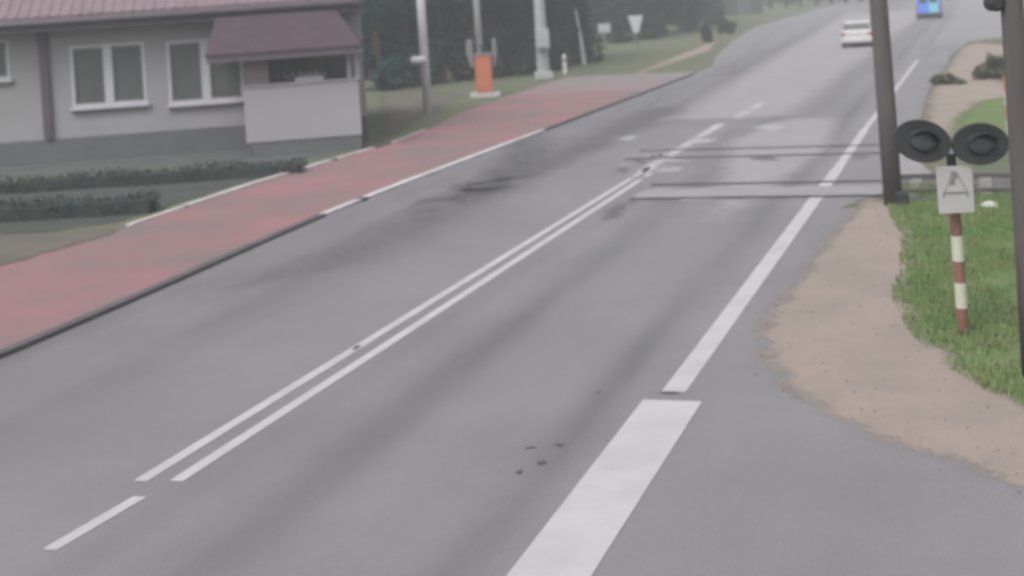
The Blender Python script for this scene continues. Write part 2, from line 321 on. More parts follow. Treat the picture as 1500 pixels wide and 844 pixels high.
# tracks across the road
def track(al1, al2, label, latw, xend):
    c = (al1 + al2) / 2
    t = thing('railway_track', rp(c, 3), label, 'railway track', 'railway tracks crossing the road')
    for a in (al1, al2):
        mb = MB(); mb.prism([rp(a - .035, latw, -.05), rp(a + .035, latw, -.05), rp(a + .035, lat_e + 1.2, -.05), rp(a - .035, lat_e + 1.2, -.05)], (0, 0, .078))
        z = .06
        for w0, zz0, zz1 in ((.07, -.06, .0), (.02, 0, .09), (.035, .09, .13)):
            mb.prism([rp(a - w0, lat_e + 1.2, zz0), rp(a + w0, lat_e + 1.2, zz0), rp(a + w0, xend, zz0), rp(a - w0, xend, zz0)], (0, 0, zz1 - zz0))
        r = mb.build('rail', M['steel'], t)
        mb = MB(); mb.quad(rp(a - .115, latw, .0225), rp(a - .04, latw, .0225), rp(a - .04, lat_e + 1.2, .0225), rp(a - .115, lat_e + 1.2, .0225)); mb.build('flangeway', M['dark'], t)
    mb = MB(); mb.prism([rp(c - 1.5, lat_e + 1.3, 0), rp(c + 1.5, lat_e + 1.3, 0), rp(c + 1.5, xend, 0), rp(c - 1.5, xend, 0)], (0, 0, .03)); mb.build('ballast_bed', M['ballast'], t)
    base = None; k = 0; x = lat_e + 1.6
    while x < xend - 1 and k < 55:
        if base is None:
            mb = MB(); mb.prism([rp(c - 1.2, x, 0), rp(c + 1.2, x, 0), rp(c + 1.2, x + .22, 0), rp(c - 1.2, x + .22, 0)], (0, 0, .055)); base = mb.build('sleeper', M['sleeper'], t)
        else:
            o = base.copy(); C.objects.link(o); o.location = RL * (.62 * k)
        k += 1; x += .62
    return t
aN = al_lat(1200, 289)[0]; aM = al_lat(1290, 266)[0]; aF = al_lat(1290, 213)[0]
track(aN, aM, 'nearer railway track with steel rails sunk in the road behind the round warning lights', al_lat(935, 285)[1], 34)
track(aF - 1.5, aF, 'farther railway track crossing the road beyond the worn pale patches', al_lat(945, 218)[1], 34)
sheet('crossing_deck', [rp(aN + .02, al_lat(925, 285)[1]), rp(aM - .5, al_lat(945, 275)[1]), rp(aM - .5, lat_e + 1.3), rp(aN + .02, lat_e + 1.3)], M['deck'], .0195, .25, .08)
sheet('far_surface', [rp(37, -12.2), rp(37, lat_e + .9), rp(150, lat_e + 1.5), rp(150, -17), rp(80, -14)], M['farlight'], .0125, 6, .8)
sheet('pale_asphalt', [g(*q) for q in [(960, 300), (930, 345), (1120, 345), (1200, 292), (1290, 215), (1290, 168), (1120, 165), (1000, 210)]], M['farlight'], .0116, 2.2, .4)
sheet('dark_asphalt', [rp(13, -12.0), rp(19, -8.0), rp(46, -8.0), rp(46, -12.3), rp(20, -12.1)], M['lanedark'], .0130, 3.2, .4)
# verge at the right: sand, turf
sand = [(1300, 284), (1232, 287), (1180, 340), (1108, 420), (1062, 470), (1050, 512), (1078, 566), (1145, 616), (1240, 664), (1335, 700), (1420, 735), (1510, 770), (1640, 790), (1660, 600), (1500, 520), (1500, 300), (1420, 285), (1330, 290)]
sheet('sandy_verge', [g(*q) for q in sand], M['sand'], .0128, 1.0, .12)
turf = [(1292, 270), (1300, 318), (1318, 345), (1312, 400), (1300, 440), (1322, 487), (1372, 540), (1435, 582), (1520, 618), (1700, 660), (1760, 560), (1700, 300), (1480, 272)]
TURF = [g(*q) for q in turf]
sheet('grass_verge', TURF, M['turf'], .0160, .5, .12)
sheet('sandy_verge', [g(*q) for q in [(1306, 190), (1325, 145), (1352, 108), (1385, 72), (1420, 58), (1560, 72), (1600, 110), (1540, 190), (1420, 235), (1310, 236)]], M['sand'], .0128, 1.6, .3)
sheet('grass_verge', [g(*q) for q in [(1335, 232), (1365, 176), (1400, 150), (1470, 138), (1620, 150), (1640, 240)]], M['turf'], .0160, 1.4, .3)
sheet('grass_verge', [g(*q) for q in [(1420, 105), (1440, 80), (1530, 72), (1580, 120), (1440, 128)]], M['turf'], .0160, 1.5, .3)
sheet('dirt_strip', [g(*q) for q in [(985, 80), (1045, 58), (1070, 52), (1050, 75), (1000, 92), (930, 118), (880, 122)]], M['sand'], .014, 1.2, .35)
sheet('dirt_strip', [g(*q) for q in [(528, 232), (600, 198), (650, 165), (700, 140), (640, 128), (535, 140)]], M['soil'], .005, 1.5, .3)
sheet('dirt_strip', [g(*q) for q in [(-60, 440), (60, 385), (180, 345), (110, 335), (-60, 345)]], M['soil'], .005, .8, .2)
sheet('footpath', [g(*q) for q in [(-60, 268), (480, 234), (545, 216), (420, 210), (-60, 240)]], M['plinth_ground'], .005, .8, .2)
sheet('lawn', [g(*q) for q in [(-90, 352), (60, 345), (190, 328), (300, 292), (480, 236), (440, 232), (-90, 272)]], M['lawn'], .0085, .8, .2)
sheet('concrete_slab', [g(*q) for q in [(1300, 270), (1300, 226), (1335, 226), (1380, 262), (1380, 270)]], M['deck'], .0225, .15, .08)
sheet('dirt_strip', [g(*q) for q in [(-60, 372), (-60, 420), (40, 392), (120, 368), (200, 342), (190, 332), (100, 340)]], M['soil'], ZK + .006, .7, .1)
def inside(P, x, y):
    r = False
    for i in range(len(P)):
        a, b = P[i], P[i - 1]
        if (a.y > y) != (b.y > y) and x < (b.x - a.x) * (y - a.y) / (b.y - a.y) + a.x: r = not r
    return r
bl = MB(); xs = [p.x for p in TURF]; ys = [p.y for p in TURF]; cnt = 0
cen = sum(TURF, Vector()) / len(TURF); TI = [cen + (p - cen) * .96 for p in TURF]
while cnt < 26000:
    x, y = random.uniform(min(xs), min(max(xs), 15)), random.uniform(min(ys), max(ys))
    if not inside(TI, x, y): continue
    if mnoise.noise(Vector((x * .9, y * .9, 3))) < -.28 + random.uniform(-.2, .2): continue
    cnt += 1; h = random.uniform(.03, .10); a = random.uniform(0, 6.28); dx, dy = math.cos(a) * .010, math.sin(a) * .010; lx, ly = random.uniform(-.04, .04), random.uniform(-.04, .04)
    n = len(bl.v); bl.v += [Vector((x - dx, y - dy, .03)), Vector((x + dx, y + dy, .03)), Vector((x + lx, y + ly, .03 + h))]; bl.f.append((n, n + 1, n + 2))
tag(bl.build('grass', M['blade']), 'short green grass growing round the striped warning light post', 'grass', kind='stuff')
SG = [g(*q) for q in sand]; pb_ = MB(); cnt = 0
while cnt < 260:
    x, y = random.uniform(2.2, 9), random.uniform(9, 24)
    if not inside([v * .97 + Vector((.25, .4, 0)) for v in SG], x, y) or inside(TURF, x, y): continue
    cnt += 1; k = random.choice((.008, .012, .02)); a = random.uniform(0, 6.28); c, s_ = math.cos(a) * k, math.sin(a) * k; n = len(pb_.v); z = .012
    pb_.v += [Vector((x + c, y + s_, z)), Vector((x - s_ * .8, y + c * .8, z)), Vector((x - c, y - s_, z)), Vector((x + s_, y - c, z)), Vector((x, y, z + k * .8))]
    pb_.f += [(n, n + 1, n + 4), (n + 1, n + 2, n + 4), (n + 2, n + 3, n + 4), (n + 3, n, n + 4)]
tag(pb_.build('gravel', M['soil2']), 'small loose pebbles scattered on the sandy verge', 'gravel', kind='stuff')
# ------------------------------------------------------------------ house
YW, YO = 41.5, 38.4
HP = Vector((pv(535, 110, YW).x, YW, 0)); HT = math.atan2(-HP.x, HP.y)      # right front corner; the house turns about it
HE = Vector((math.cos(HT), math.sin(HT), 0)); HN = Vector((-math.sin(HT), math.cos(HT), 0))
def hv(x, y, Y):                             # unturned x and height of the point of the turned front seen at (x, y)
    d = ray(x, y); Q = HP + HN * (Y - YW); t = Q.dot(HN) / Vector((d.x, d.y, 0)).dot(HN)
    p = Vector((d.x * t, d.y * t, 0)); return HP.x + (p - HP).dot(HE), HC + d.z * t
WX = lambda x, y=110, Y=YW: hv(x, y, Y)[0]
WZ = lambda x, y, Y=YW: hv(x, y, Y)[1]
h = thing('house', HP.copy(), 'pale rendered single storey house with mauve tiled roof and white windows beside the red path', 'house')
xL, xR = WX(-260), WX(533); zt = WZ(100, 38); zb = WZ(90, 203); wt = .38
wins = [(WX(-55, 90), WX(14, 90), WZ(5, 117), WZ(5, 58), 1), (WX(104), WX(214), WZ(130, 157), WZ(130, 66), 2), (WX(246), WX(357), WZ(300, 150), WZ(300, 57), 2)]
mb = MB(); cur = xL
for x0, x1, z0, z1, n in wins:
    mb.box(cur, x0, YW, YW + wt, zb, zt); mb.box(x0, x1, YW, YW + wt, zb, z0); mb.box(x0, x1, YW, YW + wt, z1, zt); cur = x1
mb.box(cur, xR, YW, YW + wt, zb, zt)
mb.box(xL, xL + wt, YW + wt, YW + 8.5, zb, zt); mb.box(xR - wt, xR, YW + wt, YW + 8.5, zb, zt); mb.box(xL + wt, xR - wt, YW + 8.5 - wt, YW + 8.5, zb, zt)
rz = zt + 3.2; ym = YW + 4.25
for x in (xL, xR - wt): mb.prism([(x, YW, zt), (x, YW + 8.5, zt), (x, ym, rz - .35)], (wt, 0, 0))
mb.build('wall', M['wall'], h)
mb = MB(); mb.box(xL - .02, xR + .02, YW - .06, YW + 8.55, 0, zb); mb.build('plinth', M['plinth'], h)
mb = MB(); mb.box(xL + wt, xR - wt, YW + 1.6, YW + 1.7, zb, zt); mb.build('inner_partition', M['plinth'], h)
ez = WZ(0, 28, YW - .9)
rf = MB(); e1, e2 = YW - .9, YW + 9.4; r0, r1 = xL - .4, WX(528, 10, YW - .9)
sl = (rz + .35 - ez) / (ym - e1)
rf.prism([(r0, e1, ez), (r0, ym, rz + .35), (r0, e2, ez), (r0, e2, ez - .18), (r0, ym, rz + .15), (r0, e1, ez - .18)], (r1 - r0, 0, 0)); R_ = rf.build('roof', M['roof'], h)
tl = MB(); k = 0; d = Vector((0, ym - e1, rz + .35 - ez)).normalized(); nn = Vector((0, -d.z, d.y)); p = Vector((r0, e1, ez)); Ls = ((ym - e1) ** 2 + (rz + .35 - ez) ** 2) ** .5
x = r0 + .1
while x < r1 - .05: tl.prism([Vector((x, e1 - .03, ez)) + nn * .002, Vector((x + .09, e1 - .03, ez)) + nn * .002, Vector((x + .045, e1 - .03, ez)) + nn * .018], d * (Ls - .02)); x += .3
tl.build('tile_rolls', M['roof'], R_)
ch = MB(); cx = WX(180); ch.box(cx, cx + .7, ym - .3, ym + .3, rz - .5, rz + 1.2); ch.box(cx - .06, cx + .76, ym - .36, ym + .36, rz + 1.2, rz + 1.3); ch.build('chimney', M['plinth'], R_)
fz = WZ(0, 51, YW - .9)
mb = MB(); mb.box(r0 + .02, r1 - .02, e1 + .02, e1 + .07, fz, ez - .17); mb.box(r0 + .02, r1 - .02, e1 + .07, YW - .003, fz + .02, fz + .06); mb.build('fascia', M['fascia'], h)
mb = MB(); mb.tube([(r0, e1 - .07, ez - .2), (r1, e1 - .07, ez - .2)], .075, 10); mb.build('gutter', M['fascia'], h, smooth=True)
for x0, x1, z0, z1, n in wins:
    f = .085; y0, y1 = YW - .02, YW + .12
    mb = MB(); mb.box(x0, x0 + f, y0, y1, z0, z1); mb.box(x1 - f, x1, y0, y1, z0, z1); mb.box(x0 + f, x1 - f, y0, y1, z0, z0 + f); mb.box(x0 + f, x1 - f, y0, y1, z1 - f, z1)
    if n == 2: c = (x0 + x1) / 2; mb.box(c - .125, c + .125, y0 - .01, y1, z0 + f, z1 - f)
    fr = mb.build('window', M['frame'], h, bevel=.01)
    parts = [(x0 + f, x1 - f)] if n == 1 else [(x0 + f, c - .125), (c + .125, x1 - f)]
    for a, b in parts:
        sa = MB(); q = .05; zz0, zz1 = z0 + f, z1 - f
        sa.box(a, a + q, y0 + .03, y1, zz0, zz1); sa.box(b - q, b, y0 + .03, y1, zz0, zz1); sa.box(a + q, b - q, y0 + .03, y1, zz0, zz0 + q); sa.box(a + q, b - q, y0 + .03, y1, zz1 - q, zz1); sa.build('sash', M['grey'], fr)
        pn = MB(); pn.box(a + q, b - q, YW + .07, YW + .08, zz0 + q, zz1 - q); pn.build('pane', M['glass'], fr)
    sm = MB(); sm.box(x0 - .06, x1 + .06, YW - .14, YW - .022, z0 - .07, z0 + .01); sm.build('sill', M['frame'], fr)
    sm = MB(); sm.box(x0 - .04, x1 + .04, YW - .12, YW - .002, z0 - .13, z0 - .072); sm.build('sill_underside', M['fascia'], fr)
px_ = WX(68, 130); mb = MB(); mb.box(px_ - .13, px_ + .13, YW - .16, YW - .004, zb + .02, fz + .0); mb.build('downpipe', M['pipe'], h, bevel=.03)
# porch
X0, X1 = WX(358, 160, YO), WX(528, 160, YO); pt = WZ(450, 122, YO); pb = WZ(450, 204, YO)
pc = MB(); pc.box(X0, X1, YO, YO + .2, pb, pt); pc.box(X1 - .2, X1, YO + .2, YW - .003, pb, pt); pc.box(X0, X0 + .2, YO + .2, YW - .003, pb, pt); po = pc.build('porch_parapet', M['parapet'], h, bevel=.02)
pc = MB(); pc.box(X0 - .05, X1 + .05, YO - .04, YO + .24, pt, pt + .05); pc.build('coping', M['parapet'], po)
pc = MB(); pc.box(X0 + .15, X1 - .03, YO + .03, YW - .07, 0, pb); pc.build('porch_base', M['plinth'], h)
pc = MB(); pz0 = WZ(450, 76, YO)
for a, b in ((358, 392), (508, 514), (520, 527)):
    q = MB(); q.box(WX(a, 100, YO), WX(b, 100, YO), YO + .02, YO + .18, pt + .05, pz0); q.build('porch_post', M['parapet'] if a > 400 else M['roof'], h)
q = MB(); q.box(X0 + .2, X1 - .2, YW - .10, YW - .05, pb, pz0 + .1); dk = q.build('glazed_front', M['glass'], h)
q = MB(); 
for a in np.linspace(X0 + .9, X1 - .9, 3): q.box(a - .03, a + .03, YW - .14, YW - .103, pb, pz0 + .05)
q.build('glazing_bar', M['fascia'], dk)
rl, rr_ = WX(303, 78, YO), WX(531, 78, YO); ye = YO - .45; zt2 = WZ(400, 20, YW - 1.0) ; ze = WZ(430, 72, ye)
q = MB(); yb = YW - .95
hl, hr = rl + 1.0, rr_ - .9
top = [(rl + .08, yb, zt2), (hr + .2, yb, zt2)]; bot = [(rl, ye, ze), (rr_, ye, ze)]
q.prism([bot[0], bot[1], top[1], top[0]], (0, 0, -.10))
q.prism([bot[1], (rr_, YW - .02, ze), (hr + .2, YW - .02, zt2 - .03), top[1]], (0, 0, -.10)); q.prism([bot[0], top[0], (rl + .08, YW - .02, zt2 - .03), (rl, YW - .02, ze)], (0, 0, -.10))
prf = q.build('porch_roof', M['proof'], h)
q = MB(); q.box(rl + .03, rr_ - .03, ye + .01, ye + .06, ze - .24, ze - .102); q.build('fascia', M['fascia'], prf)
h.rotation_euler = (0, 0, HT)
fl = thing('flower_box', Vector((WX(452, 118, YO), YO + .1, pt + .05)), 'pale flower trough resting on the porch parapet', 'planter')
q = MB(); q.box(WX(432, 118, YO), WX(474, 118, YO), YO - .02, YO + .2, pt + .051, pt + .18); q.build('trough', M['parapet'], fl, bevel=.01)
c0 = np.array([WX(452, 118, YO), YO + .09, pt + .22]); P = c0 + rng.normal(size=(260, 3)) * np.array([.26, .06, .05]); P = P[P[:, 2] > pt + .15]; leafmesh('plants', P, .035, M['curtain'], fl)
lf = Vector((fl.location.x, fl.location.y, 0)) - HP; lf = HP + HE * lf.x + HN * lf.y; fl.location = (lf.x, lf.y, fl.location.z); fl.rotation_euler = (0, 0, HT)
# ------------------------------------------------------------------ hedges
def hedge(x0, x1, y, d, hh, label, m='hedge', cat='hedge', grp=None, dens=900):
    t = thing('hedge', Vector(((x0 + x1) / 2, y, 0)), label, cat, grp)
    q = MB(); q.box(x0 + .12, x1 - .12, y + .12, y + d - .12, 0, hh - .12); q.build('inner_growth', M[m], t)
    n = int((x1 - x0) * (hh * 2 + d) * dens / 3); P = np.stack([rng.uniform(x0, x1, n), y + rng.uniform(0, d, n), rng.uniform(0, hh, n)], 1)
    P[:, 2] += .04 * np.sin(P[:, 0] * 2.3) + rng.normal(size=n) * .03; P[:, 1] += .04 * np.sin(P[:, 0] * 1.7 + 1); P[:, 2] = np.abs(P[:, 2])
    ed = (np.minimum(P[:, 1] - y, y + d - P[:, 1]) < .14) | (P[:, 2] > hh - .14) | (P[:, 0] < x0 + .15) | (P[:, 0] > x1 - .15)
    leafmesh('leaves', P[ed], .045, M[m], t)
    return t
hedge(g(-200, 270).x, g(455, 250).x, 33.2, .7, .38, 'long low dark hedge running just in front of the house', grp='low hedges in front of the house')
hedge(g(-200, 350).x, pv(225, 310, 28.3).x, 28.3, .8, .40, 'low dark hedge ending at the start of the pale kerb, nearer the camera', grp='low hedges in front of the house')
# ------------------------------------------------------------------ trees
def crown_pts(n, hgt, r, kind):
    out = []
    ns = 26 if kind == 'conifer' else 16; cl = []
    for k in range(ns):
        z = rng.uniform(.05, 1) if kind == 'conifer' else rng.uniform(.22, .98)
        rr = r * (1.0 - .55 * z) if kind == 'conifer' else r * math.sqrt(max(.05, 1 - ((z - .6) / .42) ** 2))
        a = rng.uniform(0, 6.28); cl.append((math.cos(a) * rr * .6, math.sin(a) * rr * .6, z * hgt, rng.uniform(.55, 1) * r * .5))
    for cx, cy, cz, cr in cl:
        m = n // ns; d = rng.normal(size=(m, 3)); d /= np.linalg.norm(d, axis=1)[:, None]; d *= (cr * rng.uniform(.5, 1.1, m) ** .6)[:, None]; d[:, 2] *= 1.3
        out.append(np.array([cx, cy, cz]) + d)
    P = np.concatenate(out); P[:, 2] = np.abs(P[:, 2]); return P
def tree(kind, mk, hgt, r, n=7000):
    t = thing('conifer' if kind == 'conifer' else 'broadleaf_tree', Vector((0, 0, 0)), 'x', 'tree')
    q = MB(); q.tube([(0, 0, -.05), (.05, 0, hgt * .35), (0, .05, hgt * .9)], [.16 + hgt * .012, .11 + hgt * .008, .03], 8)
    for k in range(7):
        a = k * 2.4; z = hgt * (.25 + .08 * k); q.tube([(0, 0, z), (math.cos(a) * r * .3, math.sin(a) * r * .3, z + .4), (math.cos(a) * r * .7, math.sin(a) * r * .7, z + .7)], [.07, .05, .02], 6)
    q.build('trunk', M['bark'], t); leafmesh('crown', crown_pts(n, hgt, r, kind), .16 if kind == 'conifer' else .2, M[mk], t)
    return t
def dup(t, loc, rz, s, label, group, scz=None):
    o = t.copy(); C.objects.link(o); o.location = loc; o.rotation_euler = (0, 0, rz); o.scale = (s, s, scz or s)
    for c_ in t.children: d_ = c_.copy(); C.objects.link(d_); d_.parent = o
    tag(o, label, None, group); return o
protos = {}
for k, (kind, mk, hh, r, n) in dict(A=('conifer', 'leafA', 9, 2.0, 9000), B=('conifer', 'leafB', 8, 2.0, 9000), Cc=('conifer', 'leafC', 9.5, 2.1, 9000), D=('broad', 'leafD', 9, 3.4, 9000)).items():
    protos[k] = (tree(kind, mk, hh, r, n), False)
def put(k, x, Y, label, group, s=1.0):
    t, used = protos[k]; X = (x - 750) / FPX * Y; loc = Vector((X, Y, 0)); rz = random.uniform(0, 6.28)
    if not used: t.location = loc; t.rotation_euler = (0, 0, rz); t.scale = (s, s, s); tag(t, label, None, group); protos[k] = (t, True); return t
    return dup(t, loc, rz, s, label, group)
G0 = 'conifers along the far left verge'
front2 = [(893, 104, 'dark conifer standing behind the small white box sign'), (932, 108, 'dark conifer standing behind the white tapering sign'), (968, 114, 'dark conifer halfway between the tapering sign and the two roadside shrubs'), (1000, 122, 'dark conifer just left of the two roadside shrubs'), (1032, 133, 'dark conifer rising right behind the small upright grey shrub')]
for x, Y, l in front2: put('A', x, Y, l, G0, .95)
G1 = 'conifers in the dark row behind the barrier'
front = [('B', 548, 63, 'dark teal conifer directly beside the right end of the house'), ('B', 590, 65, 'teal conifer just left of the pole with the pale lamp'),
         ('Cc', 640, 66, 'grey green conifer between the lamp pole and the raised barrier boom'), ('Cc', 690, 67, 'grey conifer right behind the raised white barrier boom'), ('Cc', 738, 68, 'grey conifer filling the gap right of the orange barrier cabinet'),
         ('A', 775, 71, 'dark conifer right behind the stout concrete pole'), ('A', 828, 75, 'dark conifer behind the short white bollard'), ('D', 862, 112, 'green broadleaf tree behind the thin grey post')]
for k, x, Y, l in front: put(k, x, Y + 2.2, l, G1 if k != 'D' else 'broadleaf trees along the far left verge')
back = 'dense conifer of the hidden second row, showing only between the crowns in front'
for i, x in enumerate([520, 562, 615, 665, 712, 758, 805]): put('A' if i % 2 else 'Cc', x, 76 + i, back, 'second row of conifers', 1.25)
for x, Y, s, l in [(905, 112, 1.1, 'broadleaf tree behind the small white box sign'), (950, 118, 1.15, 'broadleaf tree behind the white tapering sign'), (1000, 125, 1.1, 'broadleaf tree left of the two roadside shrubs'), (1030, 150, 1.1, 'broadleaf tree standing left of the dark boarded shed')]:
    put('D', x, Y, l, 'broadleaf trees along the far left verge', s)
for i, x in enumerate([880, 925, 975, 1025]): put('A', x, 135 + 4 * i, 'dark conifer of the far row seen between the broadleaf crowns', 'dark conifers beyond the left verge', 1.3)
for i, x in enumerate([1128, 1150, 1172, 1194, 1216, 1238, 1260, 1284, 1310, 1332]): put('D', x, 196 + i * 1.2, 'tree of the far grey green row closing the road at the top of the picture', 'far row of trees', 1.2)
for i, x in enumerate([1385, 1410, 1436, 1462, 1490]): put('D', x, 186, 'tree of the far right row above the grey junction', 'far right row of trees', 1.2)
def shrub(x, y, r, hh, mk, label, grp=None, n=1800):
    b = g(x, y); t = thing('shrub', b, label, 'shrub', grp)
    q = MB(); q.tube([b, b + Vector((.02, 0, hh * .7))], [.05, .02], 6); q.build('stem', M['bark'], t)
    P = []
    for k in range(9):
        m = n // 9; d = rng.normal(size=(m, 3)); d /= np.linalg.norm(d, axis=1)[:, None]; d *= rng.uniform(.4, 1.1, m)[:, None] * rng.uniform(.28, .5)
        a = rng.uniform(0, 6.28); q_ = rng.uniform(.2, .75); P.append(np.array(b) + (d + np.array([math.cos(a) * q_, math.sin(a) * q_, 0])) * np.array([r, r, hh * .8]) + np.array([0, 0, hh * rng.uniform(.15, .75) * (1.1 - q_ * .6)]))
    P = np.concatenate(P); P[:, 2] = np.abs(P[:, 2]); leafmesh('foliage', P, .09, M[mk], t)
shrub(1036, 62, .42, 1.55, 'leafC', 'small upright grey shrub at the far left roadside', 'roadside shrubs')
shrub(1064, 50, .7, 1.3, 'leafD', 'broader dull shrub just behind the small upright grey shrub', 'roadside shrubs')
shrub(1455, 116, .6, .9, 'dry', 'dull green shrub on the sand beyond the right round signal light')
b = g(1385, 122); shrub(1388, 124, .55, .4, 'dry', 'low brownish scrub on the far sandy verge right of the dark pole')
# shed
sx = g(1090, 22); sh = thing('shed', sx, 'dark boarded shed standing at the far left edge of the road', 'shed')
wd = 56 / FPX * sx.y / 2; q = MB(); q.box(sx.x - wd, sx.x + wd, sx.y, sx.y + 5, 0, 3.6); q.prism([(sx.x - wd, sx.y, 3.6), (sx.x + wd, sx.y, 3.6), (sx.x, sx.y, 5.0)], (0, 5, 0)); q.build('wall', M['shed'], sh)
q = MB(); q.prism([(sx.x - wd - .3, sx.y - .3, 3.5), (sx.x, sx.y - .3, 5.15), (sx.x + wd + .3, sx.y - .3, 3.5), (sx.x + wd + .3, sx.y - .3, 3.62), (sx.x, sx.y - .3, 5.3), (sx.x - wd - .3, sx.y - .3, 3.62)], (0, 5.6, 0)); q.build('roof', M['fascia'], sh)
q = MB(); q.box(sx.x - .8, sx.x + .8, sx.y - .06, sx.y - .005, .05, 2.3); q.build('door', M['fascia'], sh)
# ------------------------------------------------------------------ poles on the left
def wpx(px, Y): return px / FPX * Y
b = g(627, 166); Y = b.y; t = thing('lamp_pole', b, 'slim pale pole with a small white lamp, left of the raised barrier', 'pole')
q = MB(); q.tube([b, b + Vector((0, 0, 8.5))], [wpx(6.8, Y), wpx(5.8, Y)], 14); q.build('pole', M['slim'], t, smooth=True)
lz = pv(612, 88, Y).z
q = MB(); q.tube([b + Vector((0, 0, lz)), b + Vector((-.12, -.16, lz + .02)), b + Vector((-.22, -.30, lz))], .03, 8); q.build('bracket', M['grey'], t)
q = MB(); c = b + Vector((-.22, -.34, lz)); q.tube([c + Vector((.30, 0, 0)), c + Vector((.24, 0, 0)), c + Vector((-.2, 0, 0)), c + Vector((-.27, 0, 0))], [.07, .15, .15, .07], 14); q.build('lamp', M['pwhite'], t, smooth=True)
q = MB(); q.tube([b + Vector((0, 0, 8.2)), b + Vector((.5, -.3, 8.5)), b + Vector((1.4, -.8, 8.55))], .05, 8); q.build('arm', M['grey'], t)
q = MB(); q.tube([b + Vector((1.3, -.74, 8.54)), b + Vector((1.9, -1.1, 8.5))], [.13, .08], 10); q.build('lantern', M['grey'], t)
def barrier(b, label, boomh, s=1.0):
    t = thing('barrier', b, label, 'barrier', 'barrier machines at the crossing')
    P = lambda x, y, z: b + Vector((x * s, y * s, z * s))
    def bx(x0, x1, y0, y1, z0, z1): q = MB(); q.prism([P(x0, y0, z0), P(x1, y0, z0), P(x1, y1, z0), P(x0, y1, z0)], (0, 0, (z1 - z0) * s)); return q
    bx(-.5, .5, -.35, .35, 0, .12).build('foundation', M['conc'], t)
    cab = bx(-.28, .28, -.28, .28, .12, 1.4).build('cabinet', M['orange'], t, bevel=.03)
    bx(-.23, .23, -.295, -.281, .25, 1.2).build('cabinet_door', M['orange'], cab, bevel=.005)
    bx(-.31, .31, -.31, .31, 1.4, 1.46).build('cabinet_top', M['grey'], cab, bevel=.01)
    for sx_, ml in ((-1, .50), (1, .34)):
        q = MB(); x = .33 * sx_; q.prism([P(x, -.1, 1.0), P(x + .08 * sx_, -.1, 1.0), P(x + ml * .45 * sx_, -.1, 1.5), P(x + ml * .4 * sx_, -.1, 1.95), P(x, -.1, 1.95)], (0, .2 * s, 0)); q.build('counterweight', M['grey'], t)
    bo = MB(); bo.tube([P(-.1, 0, 1.45), P(-.1, 0, 1.85)], .08 * s, 10); bo.build('boom_socket', M['grey'], t)
    n = 6; L = boomh / n
    q = MB(); q.tube([P(-.1, 0, 1.72), P(-.1, 0, 1.72) + Vector((0, 0, boomh))], [.14, .09], 10); bm_ = q.build('boom', M['pwhite'], t, smooth=True)
    for k in (2, 4):
        q = MB(); z0 = 1.72 * s + L * k + .8; rr = .14 - .05 * (k / n) + .006; q.tube([b + Vector((-.1 * s, 0, z0)), b + Vector((-.1 * s, 0, z0 + L * .8))], [rr, rr - .004], 10); q.build('red_band', M['redp'], bm_)
    return t
barrier(g(711, 141), 'orange barrier machine with raised white boom on the far left of the crossing', 6.5, 1.22)
b = g(797, 116); Y = b.y; t = thing('concrete_pole', b, 'stout pale concrete pole with a meter box, right of the orange barrier', 'pole')
q = MB(); q.tube([b, b + Vector((0, 0, 9))], [wpx(9.5, Y), wpx(6, Y)], 8); q.build('pole', M['pillar'], t)
q = MB(); zc = pv(790, 58, Y).z; q.box(b.x - .30, b.x + .36, b.y - .62, b.y - .30, zc - .4, zc + .5); q.build('meter_box', M['pillar'], t, bevel=.03)
q = MB(); q.box(b.x - .45, b.x + .45, b.y - .45, b.y + .4, 0, .35); q.build('foot', M['pillar'], t, bevel=.04)
q = MB(); q.tube([b + Vector((-1, 0, 8.4)), b + Vector((1, 0, 8.4))], .06, 8); q.build('crossarm', M['grey'], t)
b = g(828, 108); t = thing('bollard', b, 'short white bollard beside the stout concrete pole', 'bollard')
q = MB(); q.tube([b, b + Vector((0, 0, .9)), b + Vector((0, 0, .97))], [.11, .11, .04], 12); q.build('post', M['pwhite'], t, smooth=False)
q = MB(); q.tube([b + Vector((0, 0, .62)), b + Vector((0, 0, .74))], .114, 12); q.build('band', M['grey'], t)
b = g(856, 95); t = thing('thin_post', b, 'thin grey leaning post right of the white bollard', 'post')
q = MB(); q.tube([b, b + Vector((-.12, 0, 1.6)), b + Vector((-.3, 0, 3.1))], [.13, .09, .06], 10); q.build('post', M['conc'], t)
q = MB(); q.tube([b + Vector((-.3, 0, 3.05)), b + Vector((-.3, 0, 3.2))], [.08, .05], 10); q.build('cap', M['grey'], t)
# small white signs
b = g(888, 78); t = thing('marker_box', b, 'small white box on a short post on the far left verge', 'box'); Y = b.y
q = MB(); q.tube([b, b + Vector((0, 0, pv(888, 48, Y).z))], .05, 8); q.build('post', M['grey'], t)
q = MB(); zc = pv(886, 42, Y).z; q.box(b.x - .42, b.x + .38, b.y - .12, b.y + .12, zc - .28, zc + .3); q.build('box', M['pwhite'], t, bevel=.05)
b = g(934, 80); Y = b.y; t = thing('traffic_sign', b, 'white downward tapering sign on the grass verge at the far left', 'sign')
zc = pv(932, 36, Y).z; q = MB(); q.tube([b, b + Vector((0, 0, zc + .3))], .04, 8); q.build('post', M['grey'], t)
u = wpx(11, Y); q = MB(); q.prism([(b.x - u, b.y - .06, zc + u * 1.2), (b.x - u * .35, b.y - .06, zc - u * 1.1), (b.x + u * .35, b.y - .06, zc - u * 1.1), (b.x + u, b.y - .06, zc + u * 1.2)], (0, -.02, 0)); q.build('plate', M['pwhite'], t)
